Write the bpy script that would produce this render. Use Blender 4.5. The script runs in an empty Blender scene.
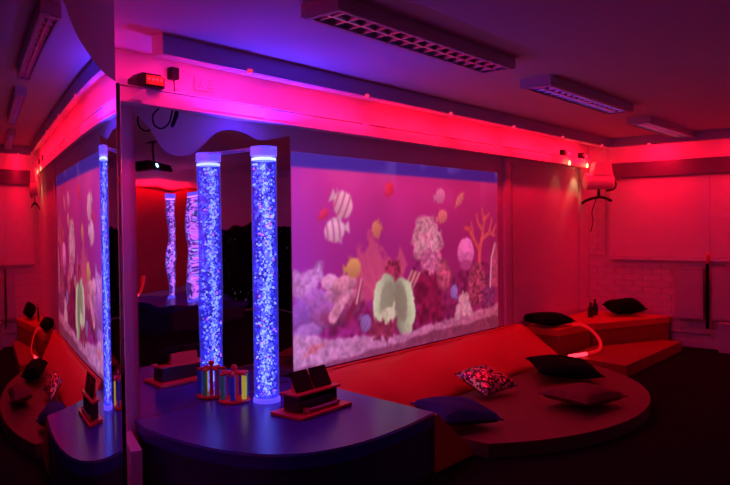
import bpy, bmesh, math, random
import numpy as np
from mathutils import Vector, Matrix

# ------------------------------------------------------------------ camera, world, exposure
scene = bpy.context.scene
col = scene.collection
R = math.radians
CAM = Vector((-2.1693, -3.5912, 1.45))
YAW, PITCH, ROLL, FPX = R(39.7465), R(1.3457), R(-0.5775), 710.47
fwd = Vector((math.cos(YAW) * math.cos(PITCH), math.sin(YAW) * math.cos(PITCH), -math.sin(PITCH)))
rgt = Vector((math.sin(YAW), -math.cos(YAW), 0))
upv = rgt.cross(fwd)
r2 = rgt * math.cos(ROLL) + upv * math.sin(ROLL)
u2 = -rgt * math.sin(ROLL) + upv * math.cos(ROLL)
cd = bpy.data.cameras.new('camera')
cam = bpy.data.objects.new('camera', cd)
col.objects.link(cam)
cd.sensor_width = 36
cd.lens = 36 * FPX / 730
cd.clip_start = 0.05
m = Matrix((r2, u2, -fwd)).transposed().to_4x4()
m.translation = CAM
cam.matrix_world = m
scene.camera = cam

world = bpy.data.worlds.new('world')
scene.world = world
world.use_nodes = True
world.node_tree.nodes['Background'].inputs[0].default_value = (0.25, 0.05, 0.3, 1)
world.node_tree.nodes['Background'].inputs[1].default_value = 0.0
vs = scene.view_settings
vs.view_transform = 'Standard'
vs.look = 'None'
vs.exposure = 0.0
vs.gamma = 1.0
vs.use_curve_mapping = False
scene.cycles.max_bounces = 10
scene.cycles.diffuse_bounces = 5
scene.cycles.glossy_bounces = 6
scene.cycles.transparent_max_bounces = 24
scene.cycles.use_denoising = True
scene.cycles.sample_clamp_indirect = 4.0

H = 2.45            # ceiling height
XC = 6.6            # right wall
YO = -6.3           # wall opposite the screen
RED = (1.0, 0.003, 0.028)
PINK = (1.0, 0.006, 0.10)


def area(name, loc, direction, sx, sy, power, color):
    l = bpy.data.lights.new(name, 'AREA')
    l.shape = 'RECTANGLE'
    l.size, l.size_y = sx, sy
    l.energy = power
    l.color = color
    o = bpy.data.objects.new(name, l)
    col.objects.link(o)
    o.location = loc
    o.rotation_euler = Vector(direction).to_track_quat('-Z', 'Y').to_euler()
    return o


# the red lamps behind the two pelmets that hang from the ceiling
LAMP_X = [0.58 + 1.06 * k for k in range(6)]
LAMP_Y = [-0.9 - 1.1 * k for k in range(3)]
for k, x in enumerate(LAMP_X):
    area('wall_wash_lamp', (x, -0.242, 2.335), (0, 1, -1.8), 0.88, 0.03, 4.6 if k < 2 else 6.8, PINK if k < 2 else RED)
for y in LAMP_Y:
    area('wall_wash_lamp', (XC - 0.44, y, 2.338), (1, 0, -2.0), 0.03, 0.55, 11.0, RED)
area('wall_wash_lamp', (-0.42, -0.242, 2.335), (0, 1, -1.8), 0.5, 0.03, 4.6, PINK)  # extra unseen lamp added past the pelmet, brightening the trunking's left end
area('far_board_fill', (4.5, YO + 0.14, 2.16), (0, -0.35, -1), 1.4, 0.04, 6.5, RED)  # unseen red lamp added over the far board to light it

# ------------------------------------------------------------------ materials
MATS = {}


def mat(name, color, rough=0.5, metal=0.0, noise=0.0, nscale=8.0, bump=0.0, bscale=60.0, emit=None, estr=0.0, spec=0.5, coat=0.0, alpha=1.0):
    if name in MATS:
        return MATS[name]
    M = bpy.data.materials.new(name)
    M.use_nodes = True
    nt = M.node_tree
    b = nt.nodes['Principled BSDF']
    b.inputs['Base Color'].default_value = (*color, 1)
    b.inputs['Roughness'].default_value = rough
    b.inputs['Metallic'].default_value = metal
    b.inputs['Specular IOR Level'].default_value = spec
    b.inputs['Coat Weight'].default_value = coat
    b.inputs['Alpha'].default_value = alpha
    tc = nt.nodes.new('ShaderNodeTexCoord')
    if noise > 0:
        n = nt.nodes.new('ShaderNodeTexNoise')
        n.inputs['Scale'].default_value = nscale
        n.inputs['Detail'].default_value = 5
        nt.links.new(tc.outputs['Object'], n.inputs['Vector'])
        mr = nt.nodes.new('ShaderNodeMapRange')
        mr.inputs['To Min'].default_value = 1 - noise
        mr.inputs['To Max'].default_value = 1 + noise
        nt.links.new(n.outputs['Fac'], mr.inputs['Value'])
        mx = nt.nodes.new('ShaderNodeMix')
        mx.data_type = 'RGBA'
        mx.blend_type = 'MULTIPLY'
        mx.inputs[0].default_value = 1
        mx.inputs[6].default_value = (*color, 1)
        nt.links.new(mr.outputs[0], mx.inputs[7])
        nt.links.new(mx.outputs[2], b.inputs['Base Color'])
    if bump > 0:
        n2 = nt.nodes.new('ShaderNodeTexNoise')
        n2.inputs['Scale'].default_value = bscale
        n2.inputs['Detail'].default_value = 3
        nt.links.new(tc.outputs['Object'], n2.inputs['Vector'])
        bp = nt.nodes.new('ShaderNodeBump')
        bp.inputs['Strength'].default_value = bump
        bp.inputs['Distance'].default_value = 0.02
        nt.links.new(n2.outputs['Fac'], bp.inputs['Height'])
        nt.links.new(bp.outputs[0], b.inputs['Normal'])
    if emit:
        b.inputs['Emission Color'].default_value = (*emit, 1)
        b.inputs['Emission Strength'].default_value = estr
    MATS[name] = M
    return M


paint = mat('white wall paint', (0.78, 0.77, 0.78), 0.6, noise=0.04, bump=0.08, bscale=90)
brick_paint = mat('painted brick', (0.74, 0.72, 0.73), 0.55, noise=0.08, nscale=14, bump=0.25, bscale=70)
mortar = mat('painted mortar', (0.72, 0.70, 0.71), 0.7, noise=0.08)
ceil_paint = mat('ceiling paint', (0.72, 0.71, 0.74), 0.7, noise=0.04, nscale=3)
carpet = mat('dark carpet', (0.008, 0.006, 0.007), 0.95, noise=0.35, nscale=40, bump=0.5, bscale=250, spec=0.1)
gloss_white = mat('white gloss paint', (0.70, 0.69, 0.72), 0.28, noise=0.03)
pelmet_mat = mat('grey gloss pelmet', (0.50, 0.50, 0.70), 0.22, noise=0.05)
cassette_mat = mat('dark grey cassette', (0.12, 0.10, 0.16), 0.4, noise=0.04)
plastic_white = mat('white plastic', (0.75, 0.75, 0.77), 0.35, noise=0.03)
black = mat('black plastic', (0.008, 0.008, 0.010), 0.5, noise=0.1, spec=0.25)
black_fabric = mat('black cushion cloth', (0.004, 0.004, 0.006), 0.9, noise=0.3, nscale=30, bump=0.3, bscale=120, spec=0.08)
navy_fabric = mat('navy cushion cloth', (0.035, 0.03, 0.16), 0.85, noise=0.2, nscale=30, bump=0.3, bscale=120, spec=0.2)
maroon_fabric = mat('maroon cushion cloth', (0.24, 0.03, 0.04), 0.85, noise=0.2, nscale=30, bump=0.3, bscale=120, spec=0.2)
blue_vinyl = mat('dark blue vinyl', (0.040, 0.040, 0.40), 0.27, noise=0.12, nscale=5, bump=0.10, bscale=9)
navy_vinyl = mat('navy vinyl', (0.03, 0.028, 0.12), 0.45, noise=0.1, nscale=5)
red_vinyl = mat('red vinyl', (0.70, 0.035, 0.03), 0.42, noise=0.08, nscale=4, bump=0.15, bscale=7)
darkened_vinyl = mat('darkened red vinyl', (0.34, 0.012, 0.012), 0.45, noise=0.08, nscale=4)  # red vinyl darkened for shade on bench fronts; floor mat shares it
orange_vinyl = mat('orange vinyl', (0.62, 0.13, 0.03), 0.42, noise=0.1, nscale=5)
brown_vinyl = mat('brown vinyl mat', (0.14, 0.04, 0.02), 0.5, noise=0.12, nscale=4, bump=0.15, bscale=6)
brown_side = mat('green vinyl mat side', (0.12, 0.10, 0.04), 0.55, noise=0.1)
red_wood = mat('red lacquered wood', (0.72, 0.05, 0.05), 0.3, noise=0.1)
dark_wood = mat('dark stained wood', (0.05, 0.018, 0.018), 0.4, noise=0.15)
chrome = mat('louvre aluminium', (0.75, 0.73, 0.75), 0.28, metal=1.0, noise=0.05)
fitting = mat('light fitting enamel', (0.55, 0.53, 0.58), 0.4, noise=0.03)
tube_off = mat('unlit fluorescent tube', (0.75, 0.75, 0.78), 0.3, noise=0.02)
blind_mat = mat('white blind cloth', (0.72, 0.71, 0.71), 0.75, noise=0.05, nscale=6, bump=0.1, bscale=200)
radiator_mat = mat('radiator enamel', (0.50, 0.48, 0.55), 0.4, noise=0.03)
led_red = mat('red lamp lens', (0.6, 0.05, 0.08), 0.3, noise=0.02, emit=(1, 0.03, 0.12), estr=1.0)
digit_red = mat('red diode window', (0.25, 0.01, 0.01), 0.3, noise=0.3, nscale=60, emit=(1, 0.015, 0.01), estr=0.45)
warm_bulb = mat('warm bulb', (0.9, 0.8, 0.6), 0.3, noise=0.02, emit=(1, 0.50, 0.18), estr=3.5)
lens_lit = mat('lit projector lens', (0.4, 0.6, 0.8), 0.1, noise=0.02, emit=(0.35, 0.65, 1.0), estr=7)
red_rope = mat('red light guide', (0.6, 0.02, 0.03), 0.35, noise=0.05, emit=(1.0, 0.006, 0.015), estr=0.38)
red_rope_tip = mat('light guide tip', (0.8, 0.1, 0.1), 0.35, noise=0.05, emit=(1.0, 0.04, 0.08), estr=2.2)
red_board = mat('red felt board', (0.60, 0.03, 0.03), 0.8, noise=0.15, nscale=3)
star_black = mat('black star cloth', (0.006, 0.006, 0.008), 0.9, noise=0.2, spec=0.1)
star_mat = mat('star light', (0.5, 0.5, 0.6), 0.4, noise=0.02, emit=(0.55, 0.5, 0.75), estr=0.3)
pink_shell = mat('pale lamp housing', (0.80, 0.62, 0.62), 0.4, noise=0.03)
rod_white = mat('pale rod', (0.62, 0.55, 0.6), 0.3, noise=0.03)


def glassy(name, color, mixf=0.5, emit=None, estr=0.0, rough=0.1):
    M = bpy.data.materials.new(name)
    M.use_nodes = True
    nt = M.node_tree
    b = nt.nodes['Principled BSDF']
    b.inputs['Base Color'].default_value = (*color, 1)
    b.inputs['Roughness'].default_value = rough
    if emit:
        b.inputs['Emission Color'].default_value = (*emit, 1)
        b.inputs['Emission Strength'].default_value = estr
    t = nt.nodes.new('ShaderNodeBsdfTransparent')
    t.inputs[0].default_value = (*[min(1, 0.5 + c * 0.5) for c in color], 1)
    mx = nt.nodes.new('ShaderNodeMixShader')
    mx.inputs[0].default_value = mixf
    nt.links.new(t.outputs[0], mx.inputs[1])
    nt.links.new(b.outputs[0], mx.inputs[2])
    nt.links.new(mx.outputs[0], nt.nodes['Material Output'].inputs[0])
    return M


acrylic = glassy('glowing acrylic shell', (0.75, 0.8, 1.0), 0.10, emit=(0.12, 0.12, 1.0), estr=0.9)  # blue glow of the lit column put into the shell
cap_acrylic = glassy('lit acrylic collar', (0.5, 0.5, 1.0), 0.55, emit=(0.14, 0.10, 1.0), estr=0.8)
bracket_acrylic = glassy('glowing bracket', (0.6, 0.5, 0.9), 0.45, emit=(0.3, 0.08, 0.7), estr=0.15)  # faint violet glow put into the bracket, which is no lamp
bottle_glass = glassy('dark bottle', (0.02, 0.01, 0.01), 0.85)


def water_material(name, c1, c2, s):
    M = bpy.data.materials.new(name)
    M.use_nodes = True
    nt = M.node_tree
    nt.nodes.remove(nt.nodes['Principled BSDF'])
    tc = nt.nodes.new('ShaderNodeTexCoord')
    n = nt.nodes.new('ShaderNodeTexNoise')
    n.inputs['Scale'].default_value = 26
    n.inputs['Detail'].default_value = 4
    nt.links.new(tc.outputs['Object'], n.inputs['Vector'])
    cr = nt.nodes.new('ShaderNodeValToRGB')
    cr.color_ramp.elements[0].position = 0.46
    cr.color_ramp.elements[0].color = (*c1, 1)
    cr.color_ramp.elements[1].position = 0.72
    cr.color_ramp.elements[1].color = (*c2, 1)
    nt.links.new(n.outputs['Fac'], cr.inputs[0])
    e = nt.nodes.new('ShaderNodeEmission')
    e.inputs[1].default_value = s
    nt.links.new(cr.outputs[0], e.inputs[0])
    t = nt.nodes.new('ShaderNodeBsdfTransparent')
    t.inputs[0].default_value = (0.75, 0.75, 1, 1)
    mx = nt.nodes.new('ShaderNodeMixShader')
    mx.inputs[0].default_value = 0.42
    nt.links.new(t.outputs[0], mx.inputs[1])
    nt.links.new(e.outputs[0], mx.inputs[2])
    nt.links.new(mx.outputs[0], nt.nodes['Material Output'].inputs[0])
    return M


water_blue = water_material('blue lit water', (0.015, 0.008, 0.50), (0.09, 0.06, 3.4), 0.9)
water_violet = water_material('violet lit water', (0.05, 0.008, 0.2), (0.35, 0.04, 0.8), 0.7)
bubble_blue = mat('blue lit bubble', (0.2, 0.3, 0.9), 0.3, noise=0.02, emit=(0.10, 0.13, 1.0), estr=2.2)
bubble_white = mat('white lit bubble', (0.6, 0.7, 1.0), 0.3, noise=0.02, emit=(0.36, 0.50, 1.0), estr=2.4)
bubble_pink = mat('pink lit bubble', (0.9, 0.3, 0.8), 0.3, noise=0.02, emit=(0.9, 0.18, 0.8), estr=2.0)
bubble_violet = mat('violet lit bubble', (0.7, 0.3, 1.0), 0.3, noise=0.02, emit=(0.60, 0.18, 1.0), estr=3.2)
for mm in (bubble_blue, bubble_white, bubble_pink, bubble_violet, star_mat):
    mm.cycles.emission_sampling = 'NONE'


def mirror_material(name, bump):
    M = mat(name, (0.80, 0.79, 0.82), 0.015, metal=1.0)
    if bump > 0:
        nt = M.node_tree
        tc = nt.nodes.new('ShaderNodeTexCoord')
        n = nt.nodes.new('ShaderNodeTexNoise')
        n.inputs['Scale'].default_value = 3.2
        n.inputs['Detail'].default_value = 0.5
        nt.links.new(tc.outputs['Object'], n.inputs['Vector'])
        bp = nt.nodes.new('ShaderNodeBump')
        bp.inputs['Strength'].default_value = 1.0
        bp.inputs['Distance'].default_value = bump
        nt.links.new(n.outputs['Fac'], bp.inputs['Height'])
        nt.links.new(bp.outputs[0], nt.nodes['Principled BSDF'].inputs['Normal'])
    return M


mirror_flat = mirror_material('acrylic mirror', 0.0045)
mirror_bowed = mirror_material('bowed acrylic mirror', 0.0)

# ------------------------------------------------------------------ mesh helpers


def link(name, me, M, parent=None, loc=(0, 0, 0), rot=(0, 0, 0)):
    o = bpy.data.objects.new(name, me)
    col.objects.link(o)
    if M is not None and not me.materials:
        me.materials.append(M)
    o.location = loc
    o.rotation_euler = rot
    o.parent = parent
    return o


def obj(name, bm, M, parent=None, loc=(0, 0, 0), rot=(0, 0, 0), smooth=False, bevel=0.0, bseg=2):
    if bevel > 0:
        bmesh.ops.bevel(bm, geom=[e for e in bm.edges if len(e.link_faces) == 2 and e.calc_face_angle(0) > 0.5], offset=bevel, segments=bseg, affect='EDGES', profile=0.5, clamp_overlap=True)
    bmesh.ops.recalc_face_normals(bm, faces=bm.faces)
    me = bpy.data.meshes.new(name)
    bm.to_mesh(me)
    bm.free()
    if smooth:
        me.shade_smooth()
        me.set_sharp_from_angle(angle=R(40))
    return link(name, me, M, parent, loc, rot)


def thing(name, label, cat, loc=(0, 0, 0), rotz=0.0, group=None):
    o = bpy.data.objects.new(name, None)
    col.objects.link(o)
    o.location = loc
    o.rotation_euler = (0, 0, rotz)
    o.empty_display_size = 0.1
    return tag(o, label, cat, group)


def tag(o, label, cat, group=None):
    o['label'] = label
    o['category'] = cat
    if group:
        o['group'] = group
    return o


def struct(o):
    o['kind'] = 'structure'
    return o


def box(x0, x1, y0, y1, z0, z1, bm=None):
    bm = bm or bmesh.new()
    g = bmesh.ops.create_cube(bm, size=1)
    for v in g['verts']:
        v.co = Vector(((x0 + x1) / 2 + v.co.x * (x1 - x0), (y0 + y1) / 2 + v.co.y * (y1 - y0), (z0 + z1) / 2 + v.co.z * (z1 - z0)))
    return bm


def prism(pts, z0, z1, bm=None):
    bm = bm or bmesh.new()
    lo = [bm.verts.new((x, y, z0)) for x, y in pts]
    hi = [bm.verts.new((x, y, z1)) for x, y in pts]
    bm.faces.new(lo[::-1])
    bm.faces.new(hi)
    n = len(pts)
    for i in range(n):
        bm.faces.new((lo[i], lo[(i + 1) % n], hi[(i + 1) % n], hi[i]))
    return bm


def prism_axis(pts, a0, a1, axis, bm=None):
    """extrude a 2D profile along x (profile = y,z) or along y (profile = x,z)"""
    bm = bm or bmesh.new()
    f = (lambda p, a: (a, p[0], p[1])) if axis == 'x' else (lambda p, a: (p[0], a, p[1]))
    lo = [bm.verts.new(f(p, a0)) for p in pts]
    hi = [bm.verts.new(f(p, a1)) for p in pts]
    bm.faces.new(lo)
    bm.faces.new(hi[::-1])
    n = len(pts)
    for i in range(n):
        bm.faces.new((lo[i], hi[i], hi[(i + 1) % n], lo[(i + 1) % n]))
    return bm


def lathe(prof, n=32, bm=None, center=(0, 0)):
    bm = bm or bmesh.new()
    rings = []
    for r, z in prof:
        if r < 1e-5:
            rings.append([bm.verts.new((center[0], center[1], z))])
        else:
            rings.append([bm.verts.new((center[0] + r * math.cos(2 * math.pi * i / n), center[1] + r * math.sin(2 * math.pi * i / n), z)) for i in range(n)])
    for a, b in zip(rings, rings[1:]):
        for i in range(n):
            j = (i + 1) % n
            if len(a) == 1 and len(b) == 1:
                continue
            if len(a) == 1:
                bm.faces.new((a[0], b[j], b[i]))
            elif len(b) == 1:
                bm.faces.new((a[i], a[j], b[0]))
            else:
                bm.faces.new((a[i], a[j], b[j], b[i]))
    return bm


def sweep(pts, r, n=10, bm=None, closed=False):
    bm = bm or bmesh.new()
    pts = [Vector(p) for p in pts]
    rings = []
    N = len(pts)
    prev = None
    for i, p in enumerate(pts):
        t = (pts[min(i + 1, N - 1)] - pts[max(i - 1, 0)]).normalized()
        a = prev if prev is not None else (Vector((0, 0, 1)) if abs(t.z) < 0.9 else Vector((1, 0, 0)))
        s = t.cross(a).normalized()
        u = s.cross(t).normalized()
        prev = u
        rr = r[i] if isinstance(r, (list, tuple)) else r
        rings.append([bm.verts.new(p + s * rr * math.cos(2 * math.pi * k / n) + u * rr * math.sin(2 * math.pi * k / n)) for k in range(n)])
    for a, b in zip(rings, rings[1:]):
        for k in range(n):
            bm.faces.new((a[k], a[(k + 1) % n], b[(k + 1) % n], b[k]))
    bm.faces.new(rings[0][::-1])
    bm.faces.new(rings[-1])
    return bm


def smooth_path(ctrl, n=40):
    c = [Vector(p) for p in ctrl]
    c = [c[0] * 2 - c[1]] + c + [c[-1] * 2 - c[-2]]
    out = []
    segs = len(c) - 3
    for i in range(n + 1):
        t = i / n * segs
        k = min(int(t), segs - 1)
        t -= k
        p0, p1, p2, p3 = c[k:k + 4]
        out.append(0.5 * ((2 * p1) + (p2 - p0) * t + (2 * p0 - 5 * p1 + 4 * p2 - p3) * t * t + (3 * p1 - p0 - 3 * p2 + p3) * t ** 3))
    return out


def copy_tree(o, parent=None):
    c = o.copy()
    col.objects.link(c)
    c.parent = parent
    for ch in list(o.children):
        copy_tree(ch, c)
    return c


# ------------------------------------------------------------------ the room
struct(obj('floor', box(-3.6, XC + 0.1, YO - 0.1, 0.1, -0.08, 0.0), carpet))
struct(obj('ceiling', box(-3.6, XC + 0.1, YO - 0.1, 0.1, H, H + 0.08), ceil_paint))
struct(obj('wall_back', box(-0.97, XC + 0.1, 0.0, 0.1, 0, H), paint))
struct(obj('wall_front', box(-3.6, XC + 0.1, YO - 0.1, YO, 0, H), paint))
wall_right = struct(obj('wall_right', box(XC + 0.012, XC + 0.1, YO, 0.0, 0, H), mortar))
struct(obj('wall_side', box(-3.6, -3.5, YO, -3.2, 0, H), paint))

# painted bricks of the right wall where it is in view
brick_rng = random.Random(3)
brick_meshes = []
for L in (0.217, 0.105):
    bmb = box(-0.02, 0, -L / 2, L / 2, -0.0335, 0.0335)
    bmesh.ops.bevel(bmb, geom=[e for e in bmb.edges if all(v.co.x < -0.01 for v in e.verts)], offset=0.003, segments=1, affect='EDGES')
    me = bpy.data.meshes.new('brick')
    bmb.to_mesh(me)
    bmb.free()
    me.materials.append(brick_paint)
    brick_meshes.append((L, me))


def brick_rows(y_start, y_end, z0, z1):
    z = z0
    row = int(round(z0 / 0.075))
    while z + 0.07 < z1 + 0.01:
        y = y_start
        first = row % 2
        while y > y_end + 0.02:
            L, me = brick_meshes[1] if first else brick_meshes[0]
            first = 0
            if y - L < y_end - 0.01:
                L, me = brick_meshes[1]
                if y - L < y_end - 0.01:
                    break
            link('brick', me, None, wall_right, (XC + 0.016 + brick_rng.uniform(-0.0005, 0.002), y - L / 2 - 0.003, z + 0.0375))
            y -= L + 0.008
        z += 0.075
        row += 1


brick_rows(0.0, -1.85, 0.0, 0.99)
brick_rows(0.0, -0.27, 1.05, 2.42)
# plastered reveal behind the blinds and everything beyond the bricks
struct(obj('wall_right_plaster', box(XC - 0.004, XC + 0.012, YO, -0.27, 1.05, H), paint))
struct(obj('wall_right_panel', box(XC - 0.004, XC + 0.012, YO, -1.86, 0, 1.05), paint))

# bowed left wall and its bowed mirror
E0 = (-0.87353, -1.44496)


def bow(s, off=0.0, ds=0.004):
    x, y = E0
    t = 0.0
    ph = 0.8741
    if s < 0:
        return (x - math.cos(ph) * s - math.sin(ph) * off, y - math.sin(ph) * s + math.cos(ph) * off)
    n = max(1, int(round(s / ds)))
    if s > 0:
        d = s / n
        for i in range(n):
            tt = (i + 0.5) * d
            ph = 0.87415 - 0.14225 * tt - 0.16287 * tt * tt
            x -= math.cos(ph) * d
            y -= math.sin(ph) * d
    ph = 0.87415 - 0.14225 * s - 0.16287 * s * s
    # room side normal is to the right of the travel towards the corner
    return (x - math.sin(ph) * off, y + math.cos(ph) * off)


S_END = 1.05
front = [bow(-0.075, 0.012)] + [bow(S_END * i / 40, 0.012) for i in range(41)]
ph_end = 0.87415 - 0.14225 * S_END - 0.16287 * S_END ** 2
tail = (-3.5, front[-1][1] - (front[-1][0] + 3.5) * math.tan(ph_end))
back = [bow(-0.075, 0.16)] + [bow(S_END * i / 40, 0.16) for i in range(41)]
tail_b = (-3.5, tail[1] + 0.18)
struct(obj('wall_left', prism(front + [tail, tail_b] + back[::-1], 0, H), paint, smooth=True))
struct(obj('wall_return', box(-1.05, -0.97, -1.36, 0.1, 0, H), paint))


def mirror_profile(pts, n=80):
    p = smooth_path([(a, 0, b) for a, b in pts], n)
    return [(v.x, v.z) for v in p]


ltop = mirror_profile([(-0.04, 1.94), (0.0, 1.936), (0.07, 1.931), (0.195, 1.923), (0.306, 1.929), (0.401, 1.943), (0.476, 1.963), (0.526, 1.989), (0.576, 2.024), (0.68, 2.075), (0.80, 2.085), (0.95, 2.06)], 70)
bm = bmesh.new()
cols_ = []
for s, z in ltop:
    f0, f1 = bow(s, 0.0), bow(s, 0.010)
    cols_.append([bm.verts.new((*f0, 0.12)), bm.verts.new((*f0, z)), bm.verts.new((*f1, z)), bm.verts.new((*f1, 0.12))])
for a, b in zip(cols_, cols_[1:]):
    for k in range(4):
        bm.faces.new((a[k], a[(k + 1) % 4], b[(k + 1) % 4], b[k]))
bm.faces.new(cols_[0])
bm.faces.new(cols_[-1][::-1])
lm = thing('wall_mirror', 'tall bowed mirror with a curved top on the slanting wall, reflecting the screen', 'mirror')
obj('mirror_sheet', bm, mirror_bowed, lm, smooth=True)
ex, ey = bow(-0.046, 0.004)
obj('glint_bead', sweep([(ex, ey, 0.12), (ex, ey, 1.94)], 0.0115, 20), mirror_bowed, lm, smooth=True)  # bead added to mirror the tube as a thin bright line

btop = mirror_profile([(0.105, 2.115), (0.15, 2.07), (0.205, 2.02), (0.275, 1.925), (0.35, 1.883), (0.46, 1.886), (0.55, 1.932), (0.68, 2.04), (0.80, 2.073), (0.92, 2.062), (1.03, 2.03), (1.14, 2.042), (1.325, 2.082)], 90)
bm = prism_axis([(0.108, 0.36)] + btop + [(1.325, 0.36)], -0.012, -0.002, 'y')
tag(obj('wall_mirror', bm, mirror_flat), 'wavy-topped flat mirror on the wall behind the bubble tube', 'mirror')

# skirting stub beside the podium
bm = prism([(0.005, 0.0), (0.058, 0.0), (-0.105, -0.36), (-0.155, -0.335)], 0.0, 0.30)
struct(obj('trim_1', bm, gloss_white, bevel=0.006))

# trims beside the screen, far panel
struct(obj('trim_2', box(4.375, 4.495, -0.035, 0, 0.40, 2.135), gloss_white, bevel=0.006))
struct(obj('trim_3', box(6.28, 6.44, -0.03, 0, 0.37, 2.135), gloss_white, bevel=0.006))
far_board = obj('wall_panel', box(4.56, 6.24, -0.016, -0.001, 0.40, 2.10), blind_mat, bevel=0.004)
tag(far_board, 'plain white wall panel above the corner bench', 'panel')
struct(obj('trim_4', box(XC - 0.068, XC + 0.0, -3.4, -0.285, 1.005, 1.035), gloss_white, bevel=0.006))

# ------------------------------------------------------------------ pelmets at the ceiling with their red lamps
pm = thing('ceiling_pelmet', 'long grey pelmet with red lamps along the ceiling above the screen', 'pelmet', (0, 0, 0))
obj('board', box(0.0, 6.16, -0.455, -0.42, 2.345, H - 0.001), pelmet_mat, pm, bevel=0.003)
obj('end_plate', box(-0.006, 0.0, -0.455, -0.36, 2.345, H - 0.001), gloss_white, pm)
obj('soffit', box(0.0, 6.16, -0.42, -0.36, 2.345, 2.355), gloss_white, pm)
lamp_bm = lathe([(0.0, -0.017), (0.013, -0.013), (0.019, -0.004), (0.020, 0.005), (0.0, 0.005)], 16)
lamp0 = obj('lamp_lens', lamp_bm, led_red, pm, (LAMP_X[0], -0.452, 2.352), smooth=True)
for x in LAMP_X[1:]:
    link('lamp_lens', lamp0.data, None, pm, (x, -0.452, 2.352))
pm = thing('ceiling_pelmet', 'grey pelmet with red lamps along the ceiling above the window blinds', 'pelmet', (0, 0, 0))
obj('board', box(XC - 0.455, XC - 0.42, -5.6, -0.46, 2.345, H - 0.001), pelmet_mat, pm, bevel=0.003)
obj('soffit', box(XC - 0.42, XC - 0.36, -5.6, -0.46, 2.345, 2.355), gloss_white, pm)
for y in LAMP_Y:
    link('lamp_lens', lamp0.data, None, pm, (XC - 0.452, y, 2.352))

# ------------------------------------------------------------------ cable trunking along the screen wall
tr = thing('cable_trunking', 'long white trunking shelf along the wall above the screen', 'trunking')
obj('shelf', box(-0.94, 6.3, -0.14, 0, 2.140, 2.222), plastic_white, tr, bevel=0.004)
obj('lid_rail', box(-0.94, 6.3, -0.146, -0.02, 2.222, 2.228), plastic_white, tr)
obj('lower_rail', box(-0.94, 6.3, -0.150, -0.12, 2.132, 2.140), plastic_white, tr)
for x in (1.0, 2.0, 3.0, 4.0, 5.0):
    obj('joint_cover', box(x - 0.03, x + 0.03, -0.1445, -0.139, 2.142, 2.221), plastic_white, tr, bevel=0.0015)

# device with red diodes on the trunking
t = thing('display_box', 'black box with glowing red diode window on the trunking', 'display box', (0.115, -0.12, 2.228), R(-4))
obj('case', prism_axis([(-0.085, 0.0), (0.085, 0.0), (0.085, 0.055), (0.06, 0.075), (-0.05, 0.075), (-0.085, 0.045)], -0.05, 0.05, 'y'), black, t, bevel=0.006)
dw = obj('diode_window', box(-0.03, 0.075, -0.056, -0.05, 0.014, 0.064), digit_red, t)
for k in range(4):
    obj('diode', lathe([(0, 0), (0.008, 0), (0.006, 0.004), (0, 0.005)], 10), led_red, dw, (-0.014 + k * 0.025, -0.056, 0.043), (R(90), 0, 0))

t = thing('plug_adaptor', 'black plug adaptor on a thin lead on the wall above the trunking', 'plug', (0.36, -0.002, 2.335))
obj('body', box(-0.028, 0.028, -0.05, 0, -0.01, 0.062), black, t, bevel=0.008)
obj('lead', sweep(smooth_path([(0, -0.03, -0.008), (0.0, -0.032, -0.05), (-0.004, -0.04, -0.105)], 12), 0.004, 8), black, t)
for x, lab in ((0.60, 'white double socket plate on the wall above the trunking'), (2.1, 'white socket plate on the wall above the screen')):
    t = thing('wall_socket', lab, 'socket', (x, 0, 2.335))
    pl = obj('plate', box(-0.075, 0.075, -0.012, 0, -0.043, 0.043), plastic_white, t, bevel=0.004)
    for dx in (-0.035, 0.035):
        obj('switch', box(dx - 0.009, dx + 0.009, -0.017, -0.012, 0.012, 0.032), plastic_white, pl, bevel=0.002)
        for k, (px, pz) in enumerate(((0, 0.0), (-0.011, -0.02), (0.011, -0.02))):
            obj('pin_slot', box(dx + px - 0.003, dx + px + 0.003, -0.0128, -0.0118, pz - 0.006, pz + 0.004), black, pl)
t = thing('cable_clip', 'small white cable clip standing on the trunking', 'clip', (0.345, -0.10, 2.228))
obj('foot', box(-0.04, 0.04, -0.025, 0.025, 0, 0.012), plastic_white, t, bevel=0.003)
obj('prong', prism_axis([(-0.02, 0.012), (0.012, 0.012), (-0.006, 0.045)], -0.006, 0.006, 'y'), plastic_white, t)
t = obj('bracket_fin', prism_axis([(-0.02, 2.145), (0.085, 2.15), (0.085, 2.218), (0.045, 2.20)], -0.165, -0.1505, 'y'), gloss_white, bevel=0.002)
tag(t, 'triangular pale bracket fin on the front of the trunking', 'bracket')
bm = sweep(smooth_path([(0.215, -0.09, 2.132), (0.175, -0.09, 2.09), (0.185, -0.085, 2.035), (0.235, -0.085, 2.02), (0.285, -0.085, 2.06), (0.305, -0.09, 2.132)], 40), 0.005, 8)
tag(obj('hanging_cable', bm, black, smooth=True), 'thin black cable hanging in a loop below the trunking', 'cable')
bm = sweep(smooth_path([(0.335, -0.09, 2.132), (0.33, -0.088, 2.10), (0.312, -0.088, 2.06), (0.30, -0.088, 2.035)], 16), [0.006, 0.010, 0.012, 0.013, 0.013, 0.013, 0.013, 0.013, 0.012, 0.012, 0.012, 0.012, 0.012, 0.012, 0.011, 0.010, 0.008], 8)
tag(obj('cable_connector', bm, black, smooth=True), 'thick black connector dangling below the trunking', 'connector')

# ------------------------------------------------------------------ ceiling lights
FL, FW, FH = 1.60, 0.225, 0.062


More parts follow.
